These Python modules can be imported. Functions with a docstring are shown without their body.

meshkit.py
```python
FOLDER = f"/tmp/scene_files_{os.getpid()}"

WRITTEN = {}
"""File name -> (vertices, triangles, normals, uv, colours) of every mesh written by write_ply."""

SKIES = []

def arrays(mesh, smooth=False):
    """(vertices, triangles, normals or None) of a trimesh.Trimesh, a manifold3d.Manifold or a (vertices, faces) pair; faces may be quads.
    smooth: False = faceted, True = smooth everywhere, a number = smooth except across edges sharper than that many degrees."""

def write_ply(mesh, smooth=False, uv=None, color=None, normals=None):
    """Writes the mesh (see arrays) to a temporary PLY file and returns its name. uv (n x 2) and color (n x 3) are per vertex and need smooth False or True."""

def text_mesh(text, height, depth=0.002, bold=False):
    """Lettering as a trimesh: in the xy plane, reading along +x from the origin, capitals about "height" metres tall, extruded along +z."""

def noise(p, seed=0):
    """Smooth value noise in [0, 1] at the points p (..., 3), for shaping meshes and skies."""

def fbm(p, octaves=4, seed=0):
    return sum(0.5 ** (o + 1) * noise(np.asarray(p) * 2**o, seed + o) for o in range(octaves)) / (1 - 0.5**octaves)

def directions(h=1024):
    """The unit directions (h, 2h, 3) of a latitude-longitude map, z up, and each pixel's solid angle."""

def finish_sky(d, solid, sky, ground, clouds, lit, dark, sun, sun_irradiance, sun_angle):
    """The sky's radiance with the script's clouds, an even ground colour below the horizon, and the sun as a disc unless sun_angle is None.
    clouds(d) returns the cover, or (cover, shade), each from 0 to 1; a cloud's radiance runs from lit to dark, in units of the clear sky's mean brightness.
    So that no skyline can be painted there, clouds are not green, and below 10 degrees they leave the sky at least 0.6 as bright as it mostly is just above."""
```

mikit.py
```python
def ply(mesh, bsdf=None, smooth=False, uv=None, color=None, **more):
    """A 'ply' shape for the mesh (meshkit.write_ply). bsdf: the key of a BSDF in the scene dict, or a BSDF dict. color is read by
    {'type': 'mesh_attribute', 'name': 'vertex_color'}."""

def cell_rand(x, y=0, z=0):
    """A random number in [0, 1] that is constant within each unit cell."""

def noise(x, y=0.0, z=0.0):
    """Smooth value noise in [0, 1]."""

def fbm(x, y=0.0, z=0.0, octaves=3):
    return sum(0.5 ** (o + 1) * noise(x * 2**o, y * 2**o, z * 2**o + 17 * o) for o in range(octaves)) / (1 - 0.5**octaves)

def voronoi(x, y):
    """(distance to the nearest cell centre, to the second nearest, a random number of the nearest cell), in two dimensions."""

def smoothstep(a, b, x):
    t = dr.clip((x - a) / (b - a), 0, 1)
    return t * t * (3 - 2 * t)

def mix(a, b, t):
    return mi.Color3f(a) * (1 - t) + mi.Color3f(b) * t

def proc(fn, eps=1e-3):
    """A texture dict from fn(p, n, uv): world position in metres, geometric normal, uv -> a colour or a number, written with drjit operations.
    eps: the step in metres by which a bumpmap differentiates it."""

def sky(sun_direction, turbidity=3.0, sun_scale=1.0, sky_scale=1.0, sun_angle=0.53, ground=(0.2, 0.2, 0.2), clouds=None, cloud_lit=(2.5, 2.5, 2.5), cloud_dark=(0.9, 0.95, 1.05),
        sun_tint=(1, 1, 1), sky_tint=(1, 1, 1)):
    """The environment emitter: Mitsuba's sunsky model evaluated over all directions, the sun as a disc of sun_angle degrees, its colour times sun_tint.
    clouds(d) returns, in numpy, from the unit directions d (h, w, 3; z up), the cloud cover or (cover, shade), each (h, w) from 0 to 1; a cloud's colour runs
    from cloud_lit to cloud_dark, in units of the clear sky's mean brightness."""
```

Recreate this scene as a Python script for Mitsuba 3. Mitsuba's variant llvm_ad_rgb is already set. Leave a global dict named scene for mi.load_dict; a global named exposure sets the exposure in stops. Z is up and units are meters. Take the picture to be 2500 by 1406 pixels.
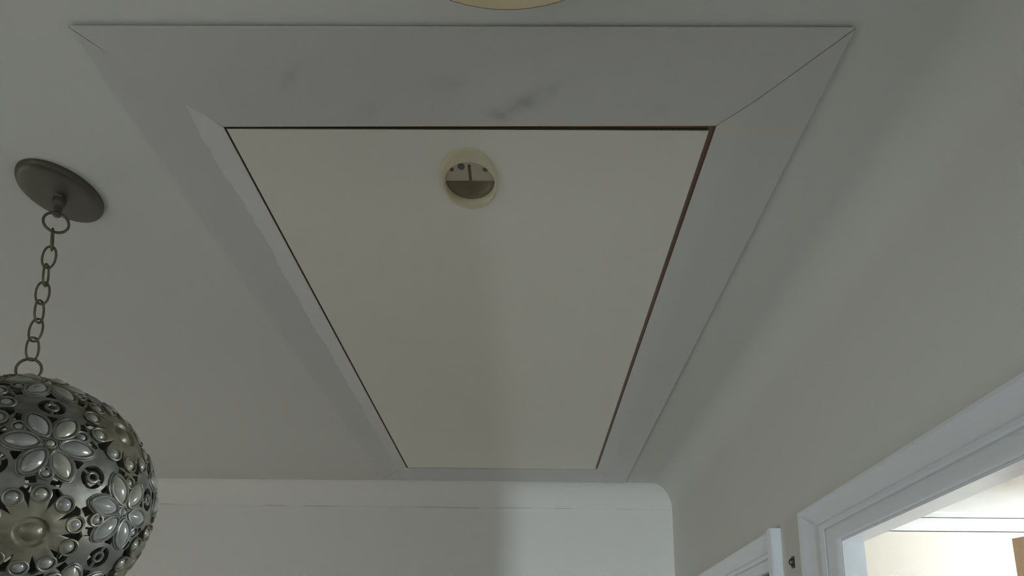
import math
import numpy as np
import trimesh
import manifold3d as m3
import shapely.geometry as sg
import mitsuba as mi
import drjit as dr
import mikit
from mikit import proc, noise, fbm, smoothstep, mix

T = mi.ScalarTransform4f
scene, labels = {}, {}
rng = np.random.default_rng(7)

# ------------------------------------------------------------------ camera, daylight, exposure
EYE = np.array([0.0, 0.0, 1.75])
FWD = np.array([-0.01362, 0.93485, 0.35479])
UP = np.array([-0.00611, -0.35489, 0.93489])
scene['camera'] = {'type': 'perspective', 'fov': 2 * math.degrees(math.atan(1250 / 2551.33)), 'fov_axis': 'x', 'near_clip': 0.02,
                   'to_world': T().look_at(origin=EYE.tolist(), target=(EYE + FWD).tolist(), up=UP.tolist())}
exposure = 0.0
DAY_CORRIDOR = [385.0, 452.0, 480.0]    # narrow glazed light at the end of the corridor behind the camera
DAY_ROOM = [24.0, 26.2, 27.3]        # window of the bright side room
DAY_LANDING = [1.1, 1.09, 1.03]      # landing window in the wall behind the camera

DAY_STAIRS = [2.2, 2.15, 2.0]        # stair window in the left wall, outside the frame

Z0, ZC = 0.0, 2.45                   # floor, ceiling
XR = 0.548                           # face of the right wall
YF = 3.935                           # face of the far wall
XL, YB, YC = -2.6, -0.6, -4.1        # left wall, back wall, end of the corridor


# ------------------------------------------------------------------ helpers
def add(key, mesh, bsdf, smooth=False, **more):
    if key in scene:
        n = 1
        while f'{key}_{n:03d}' in scene:
            n += 1
        key = f'{key}_{n:03d}'
    scene[key] = mikit.ply(mesh, bsdf, smooth=smooth, **more)
    return key


def tag(key, label, cat=None, group=None, kind=None):
    d = {'label': label}
    if cat:
        d['category'] = cat
    if group:
        d['group'] = group
    if kind:
        d['kind'] = kind
    labels[key] = d


def box(x0, x1, y0, y1, z0, z1):
    b = trimesh.creation.box(extents=(x1 - x0, y1 - y0, z1 - z0))
    b.apply_translation(((x0 + x1) / 2, (y0 + y1) / 2, (z0 + z1) / 2))
    return b


def cat(*ms):
    return trimesh.util.concatenate(list(ms))


def struct(key, mesh, bsdf, label, smooth=False):
    k = add(key, mesh, bsdf, smooth)
    tag(k, label, kind='structure')
    return k


def strips(rows, closed=False):
    """A surface from rows of points (each n x 3)."""
    rows = [np.asarray(r, float) for r in rows]
    n = len(rows[0])
    v = np.vstack(rows)
    f = []
    for i in range(len(rows) - 1):
        for j in range(n if closed else n - 1):
            a, b = i * n + j, i * n + (j + 1) % n
            f += [[a, b, b + n], [a, b + n, a + n]]
    return trimesh.Trimesh(v, f, process=False)


def prism(rows):
    """A closed solid from a profile given at two or more stations: rows[i] is the ring of profile points at station i."""
    side = strips([np.vstack([r]) for r in rows], closed=True)
    n = len(rows[0])
    v = np.vstack([side.vertices, np.mean(rows[0], 0), np.mean(rows[-1], 0)])
    f = side.faces.tolist()
    last = (len(rows) - 1) * n
    c0, c1 = len(v) - 2, len(v) - 1
    for j in range(n):
        f.append([c0, (j + 1) % n, j])
        f.append([c1, last + j, last + (j + 1) % n])
    m = trimesh.Trimesh(v, f, process=False)
    m.fix_normals()
    return m


def lathe(profile, n=48, sx=1.0, sy=1.0, c=(0, 0, 0)):
    """Profile [(r, z)] turned about z, oval by sx, sy."""
    a = np.linspace(0, 2 * np.pi, n, endpoint=False)
    rows = [np.c_[r * np.cos(a) * sx + c[0], r * np.sin(a) * sy + c[1], np.full(n, z + c[2])] for r, z in profile]
    m = strips(rows, closed=True)
    return m


def tube(path, r, n=10, closed=True):
    """A round tube along a path."""
    p = np.asarray(path, float)
    k = len(p)
    if closed:
        t = np.roll(p, -1, 0) - np.roll(p, 1, 0)
    else:
        t = np.gradient(p, axis=0)
    t /= np.linalg.norm(t, axis=1, keepdims=True)
    ref = np.cross(t[0], [0.3, 0.5, 0.81])
    u = []
    for i in range(k):
        ref = ref - t[i] * (ref @ t[i])
        ref /= np.linalg.norm(ref)
        u.append(ref)
    u = np.array(u)
    w = np.cross(t, u)
    a = np.linspace(0, 2 * np.pi, n, endpoint=False)
    rows = [p[i] + r * (np.cos(a)[:, None] * u[i] + np.sin(a)[:, None] * w[i]) for i in range(k)]
    if closed:
        rows.append(rows[0])
    return strips(rows, closed=True)


# ------------------------------------------------------------------ materials
def mat(key, base, rough=0.6, **more):
    c = base if isinstance(base, dict) else {'type': 'rgb', 'value': list(base)}
    scene[key] = {'type': 'twosided', 'bsdf': {'type': 'principled', 'base_color': c, 'roughness': rough, **more}}


def diff(key, base):
    c = base if isinstance(base, dict) else {'type': 'rgb', 'value': list(base)}
    scene[key] = {'type': 'twosided', 'bsdf': {'type': 'diffuse', 'reflectance': c}}


def ceiling_paint(p, n, uv):
    t = fbm(p.x * 1.7, p.y * 0.9, p.z * 1.7, octaves=3)
    return mix((0.66, 0.68, 0.642), (0.682, 0.674, 0.65), t)


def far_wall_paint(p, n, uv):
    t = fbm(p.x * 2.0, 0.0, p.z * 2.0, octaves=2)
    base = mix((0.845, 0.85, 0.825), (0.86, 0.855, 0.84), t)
    line = 2.3655 - 0.003 * p.x + 0.0016 * (noise(p.x * 26.0) - 0.5) + 0.002 * (noise(p.x * 4.0, 5.0) - 0.5)
    d = dr.abs(p.z - line)
    on = smoothstep(0.35, 0.6, noise(p.x * 14.0, 3.0)) * 0.75 + 0.12
    return base * (1 - on * 0.45 * (1 - smoothstep(0.0006, 0.0015, d)))


def frame_paint(p, n, uv):
    t = fbm(p.x * 6.0, p.y * 3.0, 2.0, octaves=3)
    c = mix((0.543, 0.541, 0.535), (0.563, 0.558, 0.553), t)
    # grubby finger marks on the board nearest to the light fitting
    s = mi.Float(0)
    for (x, y, rx, ry, ang, k) in ((-0.005, 1.165, 0.050, 0.018, -0.85, 0.20), (-0.035, 1.195, 0.018, 0.02, 0.2, 0.2), (0.02, 1.135, 0.03, 0.012, -0.7, 0.13),
                                   (-0.10, 1.115, 0.025, 0.018, 0.2, 0.09), (-0.29, 1.10, 0.03, 0.009, -1.1, 0.10), (-0.205, 1.185, 0.01, 0.02, 0.1, 0.08), (0.17, 1.18, 0.012, 0.02, 0.2, 0.08)):
        dx, dy = p.x - x, p.y - y
        u = (dx * math.cos(ang) + dy * math.sin(ang)) / rx
        v = (-dx * math.sin(ang) + dy * math.cos(ang)) / ry
        s = dr.maximum(s, k * dr.exp(-(u * u + v * v)) * (0.55 + 0.9 * noise(p.x * 90.0, p.y * 60.0)))
    # a lighter repainted strip along the inner edge of the left board, with a brushed edge
    edge = -0.4435 + 0.006 * (noise(p.y * 9.0, 2.0) - 0.5) + 0.003 * (noise(p.y * 40.0, 4.0) - 0.5)
    strip = smoothstep(edge - 0.0015, edge + 0.0015, p.x) * (1 - smoothstep(-0.40, -0.39, p.x)) * smoothstep(0.0, 0.006, p.y - 1.2335 - 2.08 * (p.x + 0.41)) * (1 - 0.7 * smoothstep(2.2, 3.3, p.y))
    c = c * (1 + 0.20 * strip)
    # yellowed rub along the near edge of the opening
    rub = smoothstep(1.205, 1.226, p.y) * (1 - smoothstep(1.24, 1.25, p.y)) * smoothstep(-0.3, -0.1, p.x)
    c = c * (mi.Color3f(1.0) - mi.Color3f(-0.02, 0.0, 0.09) * rub)
    return c * (1 - s)


def panel_paint(p, n, uv):
    t = fbm(p.x * 3.0, p.y * 1.4, 0.0, octaves=3)
    return mix((0.685, 0.67, 0.585), (0.695, 0.675, 0.615), t)


def brown_wood(p, n, uv):
    g = fbm(p.x * 40.0, p.y * 2.0, p.z * 40.0, octaves=3)
    return mix((0.20, 0.12, 0.08), (0.30, 0.185, 0.125), g)


def tan_wood(p, n, uv):
    g = fbm(p.x * 16.0, p.y * 16.0, p.z * 1.2, octaves=3)
    return mix((0.62, 0.42, 0.26), (0.70, 0.50, 0.33), g)


def pewter(p, n, uv):
    t = fbm(p.x * 40.0, p.y * 40.0, p.z * 40.0, octaves=3)
    o = smoothstep(0.38, 0.62, fbm(p.x * 13.0 + 7.0, p.y * 13.0, p.z * 13.0, octaves=2))
    worn = mix((0.195, 0.195, 0.18), (0.185, 0.178, 0.132), o)
    return worn * (0.72 + 0.5 * smoothstep(0.3, 0.7, t))


def carpet(p, n, uv):
    return mix((0.22, 0.21, 0.20), (0.26, 0.25, 0.24), noise(p.x * 300.0, p.y * 300.0))


diff('ceiling_paint', proc(ceiling_paint))
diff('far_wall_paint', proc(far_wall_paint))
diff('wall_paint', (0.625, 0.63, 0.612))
diff('room_paint', (0.81, 0.79, 0.72))
diff('white_paint', (0.82, 0.85, 0.86))
diff('carpet', proc(carpet))
mat('frame_paint', proc(frame_paint), 0.55, specular=0.35)
mat('panel_paint', proc(panel_paint), 0.5, specular=0.3)
mat('gloss_white', (0.675, 0.70, 0.74), 0.28, specular=0.5)
mat('brown_wood', proc(brown_wood), 0.5)
mat('dark_wood', (0.055, 0.042, 0.03), 0.7)
mat('door_wood', (0.16, 0.10, 0.07), 0.45)
mat('tan_wood', proc(tan_wood), 0.5)
mat('dark_void', (0.05, 0.045, 0.04), 0.9)
mat('cream_plastic', (0.56, 0.51, 0.36), 0.45)
mat('plate_plastic', (0.37, 0.335, 0.25), 0.5)
mat('pocket_plastic', (0.16, 0.135, 0.075), 0.5)
mat('screw_metal', (0.12, 0.11, 0.09), 0.5, metallic=0.6)
mat('lamp_opal', (0.66, 0.56, 0.32), 0.35, specular=0.5)
mat('pewter', proc(pewter), 0.42, metallic=0.55, specular=0.5)
mat('dark_bronze', (0.11, 0.104, 0.082), 0.5, metallic=0.5)
mat('link_bronze', (0.155, 0.14, 0.095), 0.45, metallic=0.6)
mat('smoke_gem', (0.22, 0.23, 0.225), 0.2, specular=0.7, clearcoat=1.0, clearcoat_gloss=0.95)
mat('pale_gem', (0.26, 0.26, 0.215), 0.25, specular=0.7, clearcoat=1.0, clearcoat_gloss=0.9)
mat('catch_metal', (0.06, 0.06, 0.055), 0.5)

# ------------------------------------------------------------------ the setting
struct('floor', box(XL - .1, 3.8, YC - .1, 4.75, -0.1, 0.0), 'carpet', 'grey carpeted floor of the landing and the side room, below the frame')

# the hall ceiling, with the opening of the hatch
CX, CY = 0.473, 3.853                # where the coves begin
hx0, hx1, hy0, hy1 = -0.4125, 0.2545, 1.2265, 3.6085
poly = sg.Polygon([(XL, YC), (CX, YC), (CX, CY), (XL, CY)], [[(hx0, hy0), (hx0, hy1), (hx1, hy1), (hx1, hy0)]])
m = trimesh.creation.extrude_polygon(poly, 0.03, engine='earcut')
m.apply_translation((0, 0, ZC))
struct('ceiling', m, 'ceiling_paint', 'flat off-white painted ceiling around the loft hatch')

# coves: right (along y) and far (along x), mitred in the corner
RX, RY = XR - CX, YF - CY
a = np.linspace(0, np.pi / 2, 17)
prof = np.c_[np.sin(a), 1 - np.cos(a)]          # (outwards, down), 0..1
rowsA, rowsB = [], []
RZ = 0.083
for (s, d) in prof:
    rowsA.append([(CX + RX * s, YC, ZC - RZ * d), (CX + RX * s, CY + RY * s, ZC - RZ * d)])
    rowsB.append([(XL, CY + RY * s, ZC - RZ * d), (CX + RX * s, CY + RY * s, ZC - RZ * d)])
struct('trim_1', strips(rowsA), 'ceiling_paint', 'smooth plaster cove between the ceiling and the right wall', smooth=True)
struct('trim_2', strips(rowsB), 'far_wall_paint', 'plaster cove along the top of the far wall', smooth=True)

# walls
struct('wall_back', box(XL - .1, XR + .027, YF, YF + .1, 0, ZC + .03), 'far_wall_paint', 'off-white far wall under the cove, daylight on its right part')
D1 = (0.26, 1.82, 1.987)             # near doorway: y0, y1, head height
D2 = (2.33, 3.62, 1.99)              # far doorway
W2 = 0.026
poly = sg.Polygon([(YC, 0), (D1[0], 0), (D1[0], D1[2]), (D1[1], D1[2]), (D1[1], 0), (D2[0], 0), (D2[0], D2[2]), (D2[1], D2[2]), (D2[1], 0), (YF, 0), (YF, ZC + .03), (YC, ZC + .03)])
m = trimesh.creation.extrude_polygon(poly, W2, engine='earcut')
M = np.array([[0, 0, 1, XR], [1, 0, 0, 0], [0, 1, 0, 0], [0, 0, 0, 1.0]])
m.apply_transform(M)
m.fix_normals()
struct('wall_right', m, 'ceiling_paint', 'off-white right wall with two doorways and a cove at its top')
SW = (1.9, 3.5, 0.2, 1.3)
poly = sg.Polygon([(YB - .1, 0), (YF, 0), (YF, ZC + .03), (YB - .1, ZC + .03)], [[(SW[0], SW[2]), (SW[0], SW[3]), (SW[1], SW[3]), (SW[1], SW[2])]])
m = trimesh.creation.extrude_polygon(poly, 0.1, engine='earcut')
m.apply_transform(np.array([[0, 0, 1, XL - .1], [1, 0, 0, 0], [0, 1, 0, 0], [0, 0, 0, 1.0]]))
m.fix_normals()
struct('wall_left', m, 'wall_paint', 'off-white left wall with the stair window, outside the frame')
# wall behind the camera, with a landing window and a doorway to the corridor
LW = (-2.2, -0.7, 0.95, 2.05)
poly = sg.Polygon([(XL, 0), (-0.08, 0), (-0.08, 2.0), (0.50, 2.0), (0.50, 0), (XR, 0), (XR, ZC + .03), (XL, ZC + .03)], [[(LW[0], LW[2]), (LW[0], LW[3]), (LW[1], LW[3]), (LW[1], LW[2])]])
m = trimesh.creation.extrude_polygon(poly, 0.1, engine='earcut')
m.apply_transform(np.array([[1, 0, 0, 0], [0, 0, -1, YB], [0, 1, 0, 0], [0, 0, 0, 1.0]]))
m.fix_normals()
struct('wall_front', m, 'wall_paint', 'off-white wall behind the camera with a window and an open doorway')
wx0, wx1, wz0, wz1 = -0.15, -0.05, 1.0, 1.95
struct('wall_corridor_left', box(-0.7, -0.6, YC, YB - .1, 0, ZC + .03), 'wall_paint', 'corridor wall behind the camera')
struct('wall_corridor_end', cat(box(-0.7, wx0, YC - .1, YC, 0, ZC + .03), box(wx1, XR + .027, YC - .1, YC, 0, ZC + .03), box(wx0, wx1, YC - .1, YC, 0, wz0), box(wx0, wx1, YC - .1, YC, wz1, ZC + .03)),
       'wall_paint', 'end wall of the corridor behind the camera with a narrow window')


def window(n, frame, pane, light, label):
    k = struct(f'window_{n}', frame, 'gloss_white', label)
    scene[f'window_{n}__pane'] = mikit.ply(pane, 'white_paint', emitter={'type': 'area', 'radiance': {'type': 'rgb', 'value': light}})


def quad(pts):
    return trimesh.Trimesh(pts, [[0, 1, 2], [0, 2, 3]], process=False)


yw = YC - .05
window(1, cat(box(wx0, wx0 + .008, yw - .02, yw + .03, wz0, wz1), box(wx1 - .008, wx1, yw - .02, yw + .03, wz0, wz1), box(wx0 + .008, wx1 - .008, yw - .02, yw + .03, wz0, wz0 + .01), box(wx0 + .008, wx1 - .008, yw - .02, yw + .03, wz1 - .01, wz1)),
       quad([(wx0 + .008, yw, wz0 + .01), (wx0 + .008, yw, wz1 - .01), (wx1 - .008, yw, wz1 - .01), (wx1 - .008, yw, wz0 + .01)]), DAY_CORRIDOR, 'narrow daylit window at the end of the corridor behind the camera')
yw = YB - .05
fr = [box(LW[0], LW[1], yw - .02, yw + .03, z, z + .04) for z in (LW[2], LW[3] - .04)] + [box(x, x + .04, yw - .02, yw + .03, LW[2] + .04, LW[3] - .04) for x in (LW[0], -1.47, LW[1] - .04)]
window(2, cat(*fr), quad([(LW[0] + .04, yw, LW[2] + .04), (LW[0] + .04, yw, LW[3] - .04), (LW[1] - .04, yw, LW[3] - .04), (LW[1] - .04, yw, LW[2] + .04)]), DAY_LANDING, 'white framed landing window behind the camera')

xw = XL - .05
fr = [box(xw - .02, xw + .03, SW[0], SW[1], z, z + .04) for z in (SW[2], SW[3] - .04)] + [box(xw - .02, xw + .03, y, y + .04, SW[2] + .04, SW[3] - .04) for y in (SW[0], 2.68, SW[1] - .04)]
window(4, cat(*fr), quad([(xw, SW[0] + .04, SW[2] + .04), (xw, SW[1] - .04, SW[2] + .04), (xw, SW[1] - .04, SW[3] - .04), (xw, SW[0] + .04, SW[3] - .04)]), DAY_STAIRS, 'white framed stair window in the left wall, outside the frame')

# the bright side room beyond the near doorway
RX0, RX1, RY0, RY1 = XR + W2, 3.6, -1.0, 4.56
struct('ceiling_room', box(RX0, RX1 + .1, RY0 - .1, RY1 + .1, ZC, ZC + .03), 'white_paint', 'bright white ceiling of the side room seen through the doorway')
struct('wall_room_back', box(RX0, RX1 + .1, RY1 + .0, RY1 + .1, 0, ZC - .0705), 'room_paint', 'bright cream wall of the side room seen through the doorway')
struct('wall_room_front', box(RX0, RX1 + .1, RY0 - .1, RY0, 0, ZC), 'room_paint', 'near wall of the side room, outside the frame')
poly = sg.Polygon([(RY0, 0), (RY1, 0), (RY1, ZC), (RY0, ZC)], [[(1.8, 0.9), (1.8, 2.1), (3.4, 2.1), (3.4, 0.9)]])
m = trimesh.creation.extrude_polygon(poly, 0.1, engine='earcut')
m.apply_transform(np.array([[0, 0, 1, RX1], [1, 0, 0, 0], [0, 1, 0, 0], [0, 0, 0, 1.0]]))
m.fix_normals()
struct('wall_room_right', m, 'room_paint', 'window wall of the side room, outside the frame')
xw = RX1 + .05
fr = [box(xw - .03, xw + .02, 1.8, 3.4, z, z + .04) for z in (0.9, 2.06)] + [box(xw - .03, xw + .02, y, y + .04, 0.94, 2.06) for y in (1.8, 2.58, 3.36)]
window(3, cat(*fr), quad([(xw, 1.84, 0.94), (xw, 1.84, 2.06), (xw, 3.36, 2.06), (xw, 3.36, 0.94)]), DAY_ROOM, 'white framed window of the side room, outside the frame')
# cornice of the side room's far wall: bed mould, step, cove, top fillet
pc = [(-.02, -.0665), (.0, -.0665), (.009, -.0675), (.009, -.062), (.010, -.060), (.014, -.050), (.022, -.036), (.036, -.026), (.046, -.022), (.052, -.022), (.052, -.0205), (.020, -.0205), (.020, -.0165), (.052, -.0165), (.056, -.0155), (.075, -.010), (.095, -.008), (.095, 0), (-.02, 0)]
ring = lambda x: np.array([(x, RY1 - o, ZC + d) for o, d in pc])
struct('trim_3', prism([ring(RX0), ring(RX1)]), 'white_paint', 'white stepped cornice in the bright side room')

# ------------------------------------------------------------------ doorways in the right wall
cas = [(0.0, 0.000), (0.0, 0.011), (0.03, 0.0145), (0.08, 0.016), (0.26, 0.016), (0.31, 0.0145), (0.325, 0.010), (0.345, 0.010), (0.36, 0.0145), (0.40, 0.0165), (0.46, 0.0165), (0.49, 0.0145),
       (0.50, 0.0085), (0.53, 0.0085), (0.56, 0.0105), (0.65, 0.011), (0.74, 0.0125), (0.82, 0.0160), (0.88, 0.0195), (0.92, 0.0215), (0.985, 0.0215), (1.0, 0.0205), (1.0, 0.0)]


def casing_head(y0, y1, z0, wz, wy0, wy1):
    """Head piece from the mitre at y0 to the mitre at y1."""
    r0 = np.array([(XR - d, y0 - u * wy0, z0 + u * wz) for u, d in cas])
    r1 = np.array([(XR - d, y1 + u * wy1, z0 + u * wz) for u, d in cas])
    return prism([r0, r1])


def casing_jamb(y, w, z0, wz):
    """Jamb piece from the floor to the mitre; w signed width away from the opening."""
    r0 = np.array([(XR - d, y + u * w, 0.0) for u, d in cas])
    r1 = np.array([(XR - d, y + u * w, z0 + u * wz) for u, d in cas])
    return prism([r0, r1])


WZ = 0.079
k = 'door_1'
tag(k, 'open doorway with white moulded casing onto the bright side room', kind='structure')
add('door_1__head_casing', casing_head(D1[0], D1[1], D1[2], WZ, 0.23, 0.235), 'gloss_white', 30)
add('door_1__jamb_casing', casing_jamb(D1[1], 0.235, D1[2], WZ), 'gloss_white', 30)
add('door_1__jamb_casing', casing_jamb(D1[0], -0.23, D1[2], WZ), 'gloss_white', 30)
xa, xb = XR - .0105, XR + W2 + .001
lz = 0.004
add('door_1__lining', cat(box(xa, xb, D1[0], D1[1], D1[2] - lz, D1[2] - .0002), box(xa, xb, D1[1] - .006, D1[1] - .0002, 0, D1[2] - lz), box(xa, xb, D1[0] + .0002, D1[0] + .006, 0, D1[2] - lz)), 'gloss_white')

k = 'door_2'
tag(k, 'far doorway with white moulded head casing and a closed brown door', kind='structure')
jw = 0.045
r0 = np.array([(XR - d, D2[0] + .0, D2[2] - .003 + u * WZ) for u, d in cas])
r1 = np.array([(XR - d, D2[1] + u * .1, D2[2] - .003 + u * WZ) for u, d in cas])
add('door_2__head_casing', prism([r0, r1]), 'gloss_white', 30)
bt = D2[2] - .003 + WZ + .004
jm = np.array([(XR, D2[0] - jw), (XR - .019, D2[0] - jw), (XR - .022, D2[0] - jw + .004), (XR - .022, D2[0] - .006), (XR - .019, D2[0]), (XR, D2[0])])
add('door_2__jamb_casing', prism([np.c_[jm, np.zeros(6)], np.c_[jm, np.full(6, bt)]]), 'gloss_white', 30)
r0 = np.array([(XR - d, D2[1] + u * .1, 0.0) for u, d in cas])
r1 = np.array([(XR - d, D2[1] + u * .1, D2[2] - .003 + u * WZ) for u, d in cas])
add('door_2__jamb_casing', prism([r0, r1]), 'gloss_white', 30)
add('door_2__leaf', box(XR + .004, XR + W2 - .002, D2[0] + .002, D2[1] - .002, 0.005, D2[2] - .002), 'door_wood')
labels['door_2__leaf'] = {'label': 'closed dark brown door leaf'}

# ------------------------------------------------------------------ the loft hatch: mitred surround, lid, flush pull
ox0, ox1, oy0, oy1 = -0.5228, 0.3690, 1.0005, 3.820
ix0, ix1, iy0, iy1 = -0.4100, 0.2523, 1.2290, 3.6060
O = [np.array(q) for q in ((ox0, oy0), (ox1, oy0 - .001), (ox1 - .004, oy1 + .012), (ox0 + .002, oy1 - .018))]
I = [np.array(q) for q in ((ix0, iy0 + .006), (ix1, iy0 - .002), (ix1 - .003, iy1 + .002), (ix0 - .001, iy1 - .003))]
fp = [(0.020, 0.0), (0.012, 0.0022), (0.0, 0.0042), (0.0, 0.0056), (0.008, 0.0064), (0.30, 0.0066), (0.66, 0.0066), (0.72, 0.0062), (0.97, 0.0022), (1.0, 0.0016), (1.0, 0.0)]
fp_left = [(0.020, 0.0), (0.012, 0.0022), (0.0, 0.0042), (0.0, 0.0056), (0.010, 0.0063), (0.12, 0.0062), (0.70, 0.0022), (0.74, 0.0020), (0.97, 0.0018), (1.0, 0.0014), (1.0, 0.0)]
tag('hatch_frame', 'flat grey-white mitred timber surround of the loft hatch on the ceiling', 'frame')
for i in range(4):
    j = (i + 1) % 4
    e = (O[j] - O[i]) / np.linalg.norm(O[j] - O[i])
    gap = 0.0012 if i == 0 else 0.0005
    fq = fp_left if i == 3 else fp
    r0 = np.array([(*(O[i] + (I[i] - O[i]) * u + e * gap), ZC - d) for u, d in fq])
    g2 = 0.0017 if i == 0 else 0.0012 if i == 3 else 0.0005
    r1 = np.array([(*(O[j] + (I[j] - O[j]) * u - e * g2), ZC - d) for u, d in fq])
    kb = add('hatch_frame__board', prism([r0, r1]), 'frame_paint')
# lining of the opening, raw brown timber
lt = 0.014
li = [box(hx0 - lt, hx0, hy0 - lt, hy1 + lt, ZC + .0005, ZC + .2), box(hx1, hx1 + lt, hy0 - lt, hy1 + lt, ZC + .0005, ZC + .2), box(hx0, hx1, hy0 - lt, hy0, ZC + .0005, ZC + .2), box(hx0, hx1, hy1, hy1 + lt, ZC + .0005, ZC + .2)]
lw, z0 = 0.016, ZC + .0045           # stop ledge that carries the lid
li += [box(hx0, hx0 + lw, hy0, hy1, z0, ZC + .03), box(hx1 - lw, hx1, hy0, hy1, z0, ZC + .03), box(hx0 + lw, hx1 - lw, hy0, hy0 + lw + .012, z0, ZC + .03), box(hx0 + lw, hx1 - lw, hy1 - lw, hy1, z0, ZC + .03)]
add('hatch_frame__lining', cat(*li), 'brown_wood')
labels['hatch_frame__lining'] = {'label': 'brown raw timber edge in the gap around the hatch lid'}
add('ceiling__loft_cover', box(hx0 - .02, hx1 + .02, hy0 - .02, hy1 + .02, ZC + .2, ZC + .22), 'dark_void')

lx0, lx1, ly0, ly1 = -0.4066, 0.2442, 1.2425, 3.5985
tag('loft_hatch', 'large cream loft hatch panel with a round flush pull, set in the ceiling', 'hatch')
PX, PY = -0.0860, 1.3870             # centre of the pull
PA, PB = 0.0425, 0.0985              # its half axes


def oval(cx, cy, rx, ry, n=64):
    t = np.linspace(0, 2 * np.pi, n, endpoint=False)
    return np.c_[cx + rx * np.cos(t), cy + ry * np.sin(t)]


QX, QY, QA, QB = PX + .0015, PY + .009, 0.0365, 0.064
poly = sg.Polygon([(lx0, ly0), (lx1, ly0), (lx1 - .003, ly1 + .004), (lx0 + .001, ly1 - .001)], [oval(QX, QY, QA + .001, QB + .001)])
m = trimesh.creation.extrude_polygon(poly, 0.0012, engine='earcut')
zl = ZC - 0.0014
m.apply_translation((0, 0, zl))
add('loft_hatch__panel', m, 'panel_paint')
m = trimesh.creation.extrude_polygon(poly.buffer(-0.0004, join_style=2), 0.004, engine='earcut')
m.apply_translation((0, 0, zl + .0012))
add('loft_hatch__core', m, 'dark_wood')
labels['loft_hatch__core'] = {'label': 'dark brown raw edge of the hatch panel'}
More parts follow.
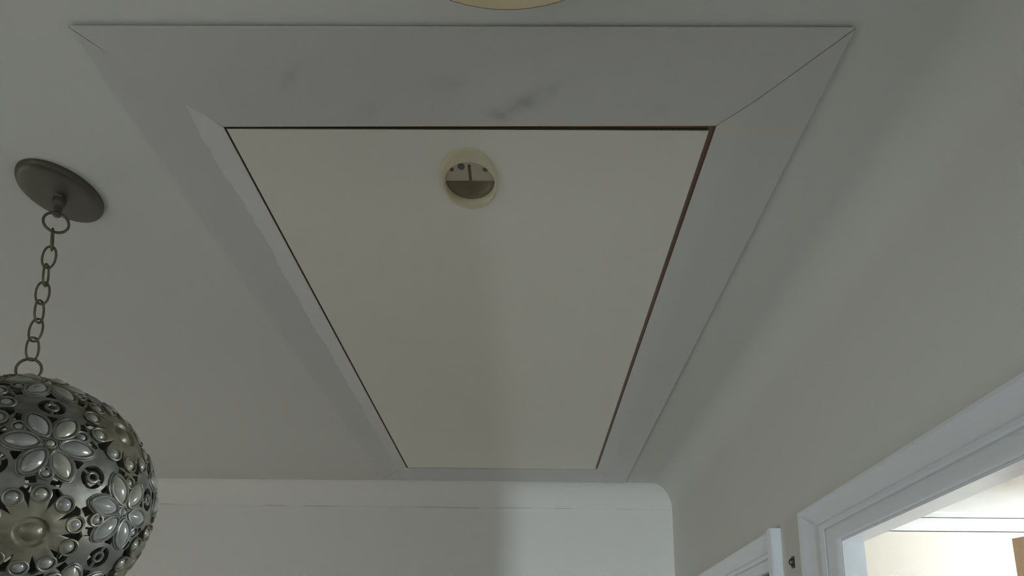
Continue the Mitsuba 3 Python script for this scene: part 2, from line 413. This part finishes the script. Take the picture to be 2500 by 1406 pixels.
# rim of the pull: a low rounded ring
n = 72
rows = []
t = np.linspace(0, 2 * np.pi, n, endpoint=False)
for s, h in ((0.0, 0.0), (0.02, .0022), (0.10, .0042), (0.3, .0060), (0.55, .0064), (0.78, .0054), (0.92, .0034), (1.0, .0), (1.0, -.006)):
    rx, ry = PA + (QA - PA) * s, PB + (QB - PB) * s
    cx, cy = PX + (QX - PX) * s, PY + (QY - PY) * s
    rows.append(np.c_[cx + rx * np.cos(t), cy + ry * np.sin(t), np.full(n, zl - h)])
add('loft_hatch__flush_pull', strips(rows, closed=True), 'cream_plastic', True)
labels['loft_hatch__flush_pull'] = {'label': 'yellowed cream rim of the round flush pull in the hatch panel'}
# plate over the nearer half, with a slot
yp = 1.3915
half = sg.Polygon(oval(QX, QY, QA, QB)).intersection(sg.box(QX - 1, QY - 1, QX + 1, yp))
slot = sg.box(QX - .0012, QY - QB + .008, QX + .0034, yp + .01)
plate = half.difference(slot)
m = trimesh.creation.extrude_polygon(plate, 0.003, engine='earcut')
m.apply_translation((0, 0, zl - .0008))
add('loft_hatch__flush_pull__plate', m, 'plate_plastic')
# pocket
rows = []
for q in np.linspace(0, np.pi / 2, 9):
    rows.append(np.c_[QX + QA * np.cos(q) * np.cos(t), QY + QB * np.cos(q) * np.sin(t), np.full(n, zl + .002 + .016 * np.sin(q))])
add('loft_hatch__flush_pull__pocket', strips(rows, closed=True), 'pocket_plastic', True)
labels['loft_hatch__flush_pull__pocket'] = {'label': 'dark brown finger pocket'}
for (sx, sy, r) in ((QX - .0105, QY - QB + .014, .0052), (QX - .0245, QY - QB + .023, .003), (QX + .024, QY - QB + .023, .0035)):
    prof_s = [(1.0, 0.0), (1.0, .0006), (.75, .0011), (.3, .0013), (.25, .0008), (0.0, .0008)]
    add('loft_hatch__flush_pull__screw', lathe([(r * a_, -h_) for a_, h_ in prof_s], 20, 1, 1.9, (sx, sy, zl - .0008)), 'screw_metal')

# ------------------------------------------------------------------ ceiling light near the camera (only its far edge is in the frame)
tag('ceiling_light', 'yellowed cream ceiling light cut off by the top edge of the photograph', 'ceiling light')
LC = (-0.022, 0.500, ZC)
LA, LB = 0.215, 0.4185
pb = [(0.93, -.004), (0.97, -.012), (0.995, -.024), (1.0, -.034), (0.985, -.045), (0.95, -.054), (0.85, -.064), (0.65, -.074), (0.4, -.080), (0.2, -.082), (0.0, -.083)]
add('ceiling_light__bowl', lathe(pb, 96, LA, LB, LC), 'lamp_opal', True)
add('ceiling_light__base', lathe([(0.0, -.0005), (0.9, -.0005), (0.935, -.002), (0.935, -.010), (0.0, -.010)], 96, LA, LB, LC), 'gloss_white', 30)

# ------------------------------------------------------------------ pendant lamp
tag('pendant_lamp', 'antique pewter openwork globe pendant with smoky glass gems hanging on a chain', 'pendant lamp')
LX, LY = -0.7124, 1.4346
ca = [(0.0, -.004), (0.0, -.0165), (0.14, -.0165), (0.16, -.013), (0.22, -.0125), (0.7, -.0125), (0.90, -.0115), (0.97, -.009), (1.0, -.005), (1.0, -.0002), (0, -.0002)]
add('pendant_lamp__canopy', lathe(ca[2:], 72, .0535, .1035, (LX, LY, ZC)), 'dark_bronze', 35)
labels['pendant_lamp__canopy'] = {'label': 'dark oval canopy plate on the ceiling'}
col = [(.0095, -.012), (.0100, -.022), (.0085, -.026), (.0060, -.029), (.0055, -.038), (.0070, -.041), (.0050, -.044), (.0, -.045)]
add('pendant_lamp__canopy__collar', lathe(col, 24, 1, 1.3, (LX, LY, ZC)), 'dark_bronze', 35)


def ring_path(r, rz, n=40):
    q = np.linspace(0, 2 * np.pi, n, endpoint=False)
    return np.c_[r * np.cos(q), np.zeros(n), rz * np.sin(q)]


def rotz(v, a):
    c, s = math.cos(a), math.sin(a)
    return v @ np.array([[c, s, 0], [-s, c, 0], [0, 0, 1]])


def rotx(v, a):
    c, s = math.cos(a), math.sin(a)
    return v @ np.array([[1, 0, 0], [0, c, s], [0, -s, c]])


def roty(v, a):
    c, s = math.cos(a), math.sin(a)
    return v @ np.array([[c, 0, s], [0, 1, 0], [-s, 0, c]])


p = roty(ring_path(.0190, .0150), -0.42)
p = rotz(p, math.radians(22))
add('pendant_lamp__ring', tube(p + (LX + .001, LY, ZC - .0545), .0021, 10), 'link_bronze', True)
zt, zb = 1.75 + .632, 1.75 + .4315
N = 7
pitch = (zt - zb) / N
for i in range(N):
    Lh, Wd = pitch / 2 + .0028, .0092
    q = np.linspace(0, 2 * np.pi, 36, endpoint=False)
    se = np.c_[np.sign(np.cos(q)) * np.abs(np.cos(q)) ** .8 * Wd, 0 * q, np.sin(q) * Lh]
    ang = math.radians((108, 22, 92, 26, 74, 8, 50)[i])
    lean = (0.10, -0.03, 0.06, 0.03, 0.06, -0.05, 0.05)[i]
    pth = roty(rotz(se, ang), lean) + (LX, LY, zt - pitch * (i + .5))
    add('pendant_lamp__chain_link', tube(pth, .0018, 8), 'link_bronze', True)
GC = np.array([LX, LY, 1.75 + .2275])
GA, GZ = 0.194, 0.169
p = rotz(roty(ring_path(.0172, .0162), 0.1), math.radians(14))
add('pendant_lamp__ring', tube(p + (LX, LY, GC[2] + GZ + .0180), .0021, 10), 'link_bronze', True)

# the globe: twelve medallions on the corners and twenty flowers on the faces of an icosahedron
ico = trimesh.creation.icosahedron()
V = ico.vertices / np.linalg.norm(ico.vertices, axis=1, keepdims=True)
F = np.array([V[f].mean(0) for f in ico.faces])
F /= np.linalg.norm(F, axis=1, keepdims=True)
adj = {tuple(sorted(e)) for f in ico.faces for e in ((f[0], f[1]), (f[1], f[2]), (f[2], f[0]))}
E_ = np.array([V[a_] + V[b_] for a_, b_ in sorted(adj)])
E_ /= np.linalg.norm(E_, axis=1, keepdims=True)
# turn the pattern as the lamp hangs: directions (unit sphere) of one medallion and two of its flowers
GLOBE_DIRS = (np.array([0.5882, -0.7394, -0.3276]), np.array([0.5905, -0.7585, 0.2757]), np.array([0.9464, -0.2894, -0.1436]))
tri = [x / np.linalg.norm(x) for x in GLOBE_DIRS]
best = None
for vi in range(12):
    near = [k_ for k_ in range(20) if F[k_] @ V[vi] > 0.75]
    for a_ in near:
        for b_ in near:
            if a_ != b_ and F[a_] @ F[b_] > 0.7:
                S = np.array([V[vi], F[a_], F[b_]])
                Tt = np.array(tri)
                u_, s_, vt_ = np.linalg.svd(S.T @ Tt)
                dsg = np.sign(np.linalg.det(u_ @ vt_))
                R_ = u_ @ np.diag([1, 1, dsg]) @ vt_
                err = np.linalg.norm(S @ R_ - Tt)
                if best is None or err < best[0]:
                    best = (err, R_)
R_ = best[1]
V, F, E_ = V @ R_, F @ R_, E_ @ R_


def basis(d, toward):
    """Columns: tangent towards a neighbour, other tangent, outward."""
    d = d / np.linalg.norm(d)
    x = toward - d * (toward @ d)
    x /= np.linalg.norm(x)
    return np.column_stack([x, np.cross(d, x), d])


def on_sphere(B, pts, r=1.0):
    """Points (angle-degree offsets in the tangent plane) onto the sphere of radius r."""
    pts = np.radians(np.asarray(pts, float))
    rho = np.linalg.norm(pts, axis=1)
    s = np.where(rho > 1e-9, np.sin(rho) / np.maximum(rho, 1e-9), 1.0)
    return r * ((pts[:, :1] * B[:, 0] + pts[:, 1:] * B[:, 1]) * s[:, None] + np.cos(rho)[:, None] * B[:, 2])


def rot2(pts, a):
    c, s = math.cos(a), math.sin(a)
    return np.asarray(pts) @ np.array([[c, s], [-s, c]])


def marquise(L, W, n=28):
    """Almond outline, half length L and half width W."""
    q = np.linspace(0, 2 * np.pi, n, endpoint=False)
    return np.c_[L * np.cos(q), W * np.sin(q) * (0.62 + 0.38 * np.abs(np.sin(q)))]


def circle2(r, n=20):
    q = np.linspace(0, 2 * np.pi, n, endpoint=False)
    return np.c_[r * np.cos(q), r * np.sin(q)]


holes, rims, gems = [], [], []       # gems: (kind, centre basis, placed matrix)


def hole(B, pts):
    o, i = on_sphere(B, pts, 1.15), on_sphere(B, pts, 0.8)
    holes.append(m3.Manifold.hull_points(np.vstack([o, i])))


def rim(B, pts, r=0.011, lift=1.012):
    rims.append(tube(on_sphere(B, pts, lift), r, 8))


def local(B, x, y, ang):
    """Basis at the tangent offset (x, y) degrees, turned by ang."""
    c = on_sphere(B, [[x, y]])[0]
    f = on_sphere(B, [[x + math.cos(ang) * .5, y + math.sin(ang) * .5]])[0]
    return basis(c, f)


DEG = math.pi / 180
for v in V:                                           # medallions
    nb = F[np.argmax(F @ v)]
    B = basis(v, nb)
    for k_ in range(10):
        a_ = 2 * np.pi * k_ / 10
        Bl = local(B, 15.6 * math.cos(a_), 15.6 * math.sin(a_), a_)
        rim(Bl, circle2(3.3), .010)
        gems.append(('round_gem', Bl, 2.35))
        a2 = a_ + np.pi / 10
        hole(B, rot2([(11.0, -.3), (11.0, .3), (18.4, 2.3), (19.6, 0.0), (18.4, -2.3)], a2))
    # petalled plate with a dished centre and a boss
    q = np.linspace(0, 2 * np.pi, 80, endpoint=False)
    lobe = np.abs(np.cos(5 * q)) ** .55
    out = np.c_[np.cos(q), np.sin(q)]
    prof_m = [(18.6, 10.6, .998), (18.3, 10.4, 1.006), (17.6, 10.0, 1.011), (13.0, 9.6, 1.013), (9.6, 9.0, 1.016), (7.6, 7.6, 1.020), (6.4, 6.4, 1.019), (5.7, 5.7, 1.004), (5.0, 5.0, .992), (4.2, 4.2, .996), (3.3, 3.3, 1.012), (2.0, 2.0, 1.023), (0.01, 0.01, 1.026)]
    rows = [on_sphere(B, out * (ri_ + (ro_ - ri_) * lobe)[:, None], h_) for ro_, ri_, h_ in prof_m]
    rims.append(strips(rows, closed=True))
for f_ in F:                                          # six-petalled flowers
    nb = V[np.argmax(V @ f_)]
    B = basis(f_, nb)
    rows = [on_sphere(B, circle2(r_, 16), h_) for r_, h_ in ((2.6, 1.0), (2.4, 1.012), (1.9, 1.014))]
    rims.append(strips(rows, closed=True))
    gems.append(('bead', B, 1.8))
    for k_ in range(6):
        a_ = (k_ + .5) * np.pi / 3
        Bl = local(B, 10.0 * math.cos(a_), 10.0 * math.sin(a_), a_)
        rim(Bl, marquise(6.6, 4.0), .012)
        rim(Bl, marquise(7.6, 4.9), .007, 1.004)
        gems.append(('almond_gem', Bl, 6.1))
        # slots in the setting beside the stone, and past the tip
        for s_ in (-1, 1):
            if (k_ + (s_ > 0)) % 2 == 0:
                hole(Bl, [(0.6, 4.5 * s_), (4.6, 2.8 * s_), (5.2, 3.6 * s_), (1.0, 5.4 * s_)])
        hole(B, rot2([(8.2, 2.0 - 2.0), (12.5, 1.9), (15.0, 0.6), (15.0, -.6), (12.5, -1.9)], a_ + np.pi / 6 if k_ % 2 == 1 else a_ + np.pi / 6) * [1, 1]) if k_ % 2 == 1 else None
    for k_ in (1, 3, 5):
        hole(B, rot2([(6.8, 0.0), (9.8, 1.7), (14.4, 2.0), (14.4, -2.0), (9.8, -1.7)], k_ * np.pi / 3))
    for k_ in range(3):                               # towards each medallion: a small bead in a ring
        a_ = k_ * 2 * np.pi / 3
        Bl = local(B, 13.2 * math.cos(a_), 13.2 * math.sin(a_), a_)
        rim(Bl, circle2(2.5), .009)
        gems.append(('round_gem', Bl, 1.7))
        for s_ in (-1, 1):
            hole(B, rot2([(13.6, 3.3 * s_), (17.4, 2.2 * s_), (18.2, 6.2 * s_), (15.4, 6.8 * s_)], a_))
for e_ in E_:                                         # openings with a small ring, between two flowers
    nb = F[np.argmax(F @ e_)]
    B = basis(e_, nb)
    q = np.linspace(0, 2 * np.pi, 20, endpoint=False)
    hole(B, np.c_[4.9 * np.cos(q), 5.3 * np.sin(q)])
    rims.append(tube(on_sphere(B, circle2(2.1), .99), .014, 8))
    rims.append(tube(on_sphere(B, [(2.1, 0), (3.4, 0), (5.4, 0)], .99), .012, 6, closed=False))
    rims.append(tube(on_sphere(B, [(-2.1, 0), (-3.4, 0), (-5.4, 0)], .99), .012, 6, closed=False))
shell = m3.Manifold.sphere(1.0, 180) - m3.Manifold.sphere(0.972, 120)
shell = shell - m3.Manifold.batch_boolean(holes, m3.OpType.Add)
sm = shell.to_mesh()
shell = trimesh.Trimesh(sm.vert_properties[:, :3], sm.tri_verts, process=False)
globe = cat(shell, *rims)
# hammered, slightly uneven surface
import meshkit
nv = globe.vertices / np.linalg.norm(globe.vertices, axis=1, keepdims=True)
globe.vertices = globe.vertices + nv * (0.016 * (meshkit.fbm(globe.vertices * 14, 3) - .5))[:, None]
globe.vertices = globe.vertices * (GA, GA, GZ) + GC
add('pendant_lamp__globe', globe, 'pewter', 35)


def gem_mesh(outline, h, rows_n=6):
    rows = []
    for s_ in np.linspace(0, 1, rows_n):
        rho = 1 - s_
        rows.append(np.c_[outline * max(rho, 1e-4), np.full(len(outline), h * (1 - rho ** 2.2))])
    return strips(rows, closed=True)


GM = {'almond_gem': (mikit.ply(gem_mesh(marquise(1.0, .60, 24), .34), 'smoke_gem', smooth=True), mikit.ply(gem_mesh(marquise(1.0, .60, 24), .34), 'pale_gem', smooth=True)),
      'round_gem': (mikit.ply(gem_mesh(circle2(1.0, 18), .55), 'smoke_gem', smooth=True), mikit.ply(gem_mesh(circle2(1.0, 18), .55), 'pale_gem', smooth=True)),
      'bead': (mikit.ply(gem_mesh(circle2(1.0, 18), .8), 'pale_gem', smooth=True),) * 2}
count = {}
SG = np.diag([GA, GA, GZ, 1.0])
SG[:3, 3] = GC
for kind, B, size in gems:
    i = count[kind] = count.get(kind, -1) + 1
    key = f'pendant_lamp__globe__{kind}' + (f'_{i:03d}' if i else '')
    Mx = np.eye(4)
    Mx[:3, :3] = B * (size * DEG)
    Mx[:3, 3] = B[:, 2] * 1.004
    scene[key] = {**GM[kind][int(rng.random() < .5)], 'to_world': T((SG @ Mx).tolist())}

# ------------------------------------------------------------------ small dark catch on the wall between the doorways
tag('wall_catch', 'small dark metal catch on the wall between the two doorways', 'catch')
c = (XR, 2.195, 1.75 + .239)
add('wall_catch__plate', box(XR - .0025, XR - .0002, c[1] - .010, c[1] + .010, c[2] - .011, c[2] + .011), 'catch_metal')
q = np.linspace(-.2, np.pi * 1.05, 14)
add('wall_catch__hook', tube(np.c_[XR - .003 - .006 * np.sin(q), np.full(14, c[1] - .002), c[2] + .006 * np.cos(q)], .0018, 8, closed=False), 'catch_metal', True)

# ------------------------------------------------------------------ tan cupboard in the side room
tag('cupboard', 'tan wooden cupboard in the bright side room, at the right edge behind the doorway', 'cupboard')
Yc = 3.45
A = np.array([2.406, 5.2925]) * (Yc / 5.2925)
zc_top = 1.75 + 0.7 * (Yc / 5.2925)
d1 = np.array([.22, -.9755])
d2 = np.array([.9755, .22])


def obox(a0, a1, b0, b1, z0, z1):
    b = box(a0, a1, b0, b1, z0, z1)
    v = b.vertices.copy()
    b.vertices = np.c_[A[0] + v[:, 0] * d1[0] + v[:, 1] * d2[0], A[1] + v[:, 0] * d1[1] + v[:, 1] * d2[1], v[:, 2]]
    b.fix_normals()
    return b


add('cupboard__body', obox(0.0, .55, 0.0, .9, .06, zc_top), 'tan_wood')
add('cupboard__plinth', obox(.02, .53, .02, .88, 0.0, .06), 'tan_wood')
add('cupboard__door', obox(.5505, .568, .003, .448, .065, zc_top - .004), 'tan_wood')
add('cupboard__door', obox(.5505, .568, .452, .897, .065, zc_top - .004), 'tan_wood')
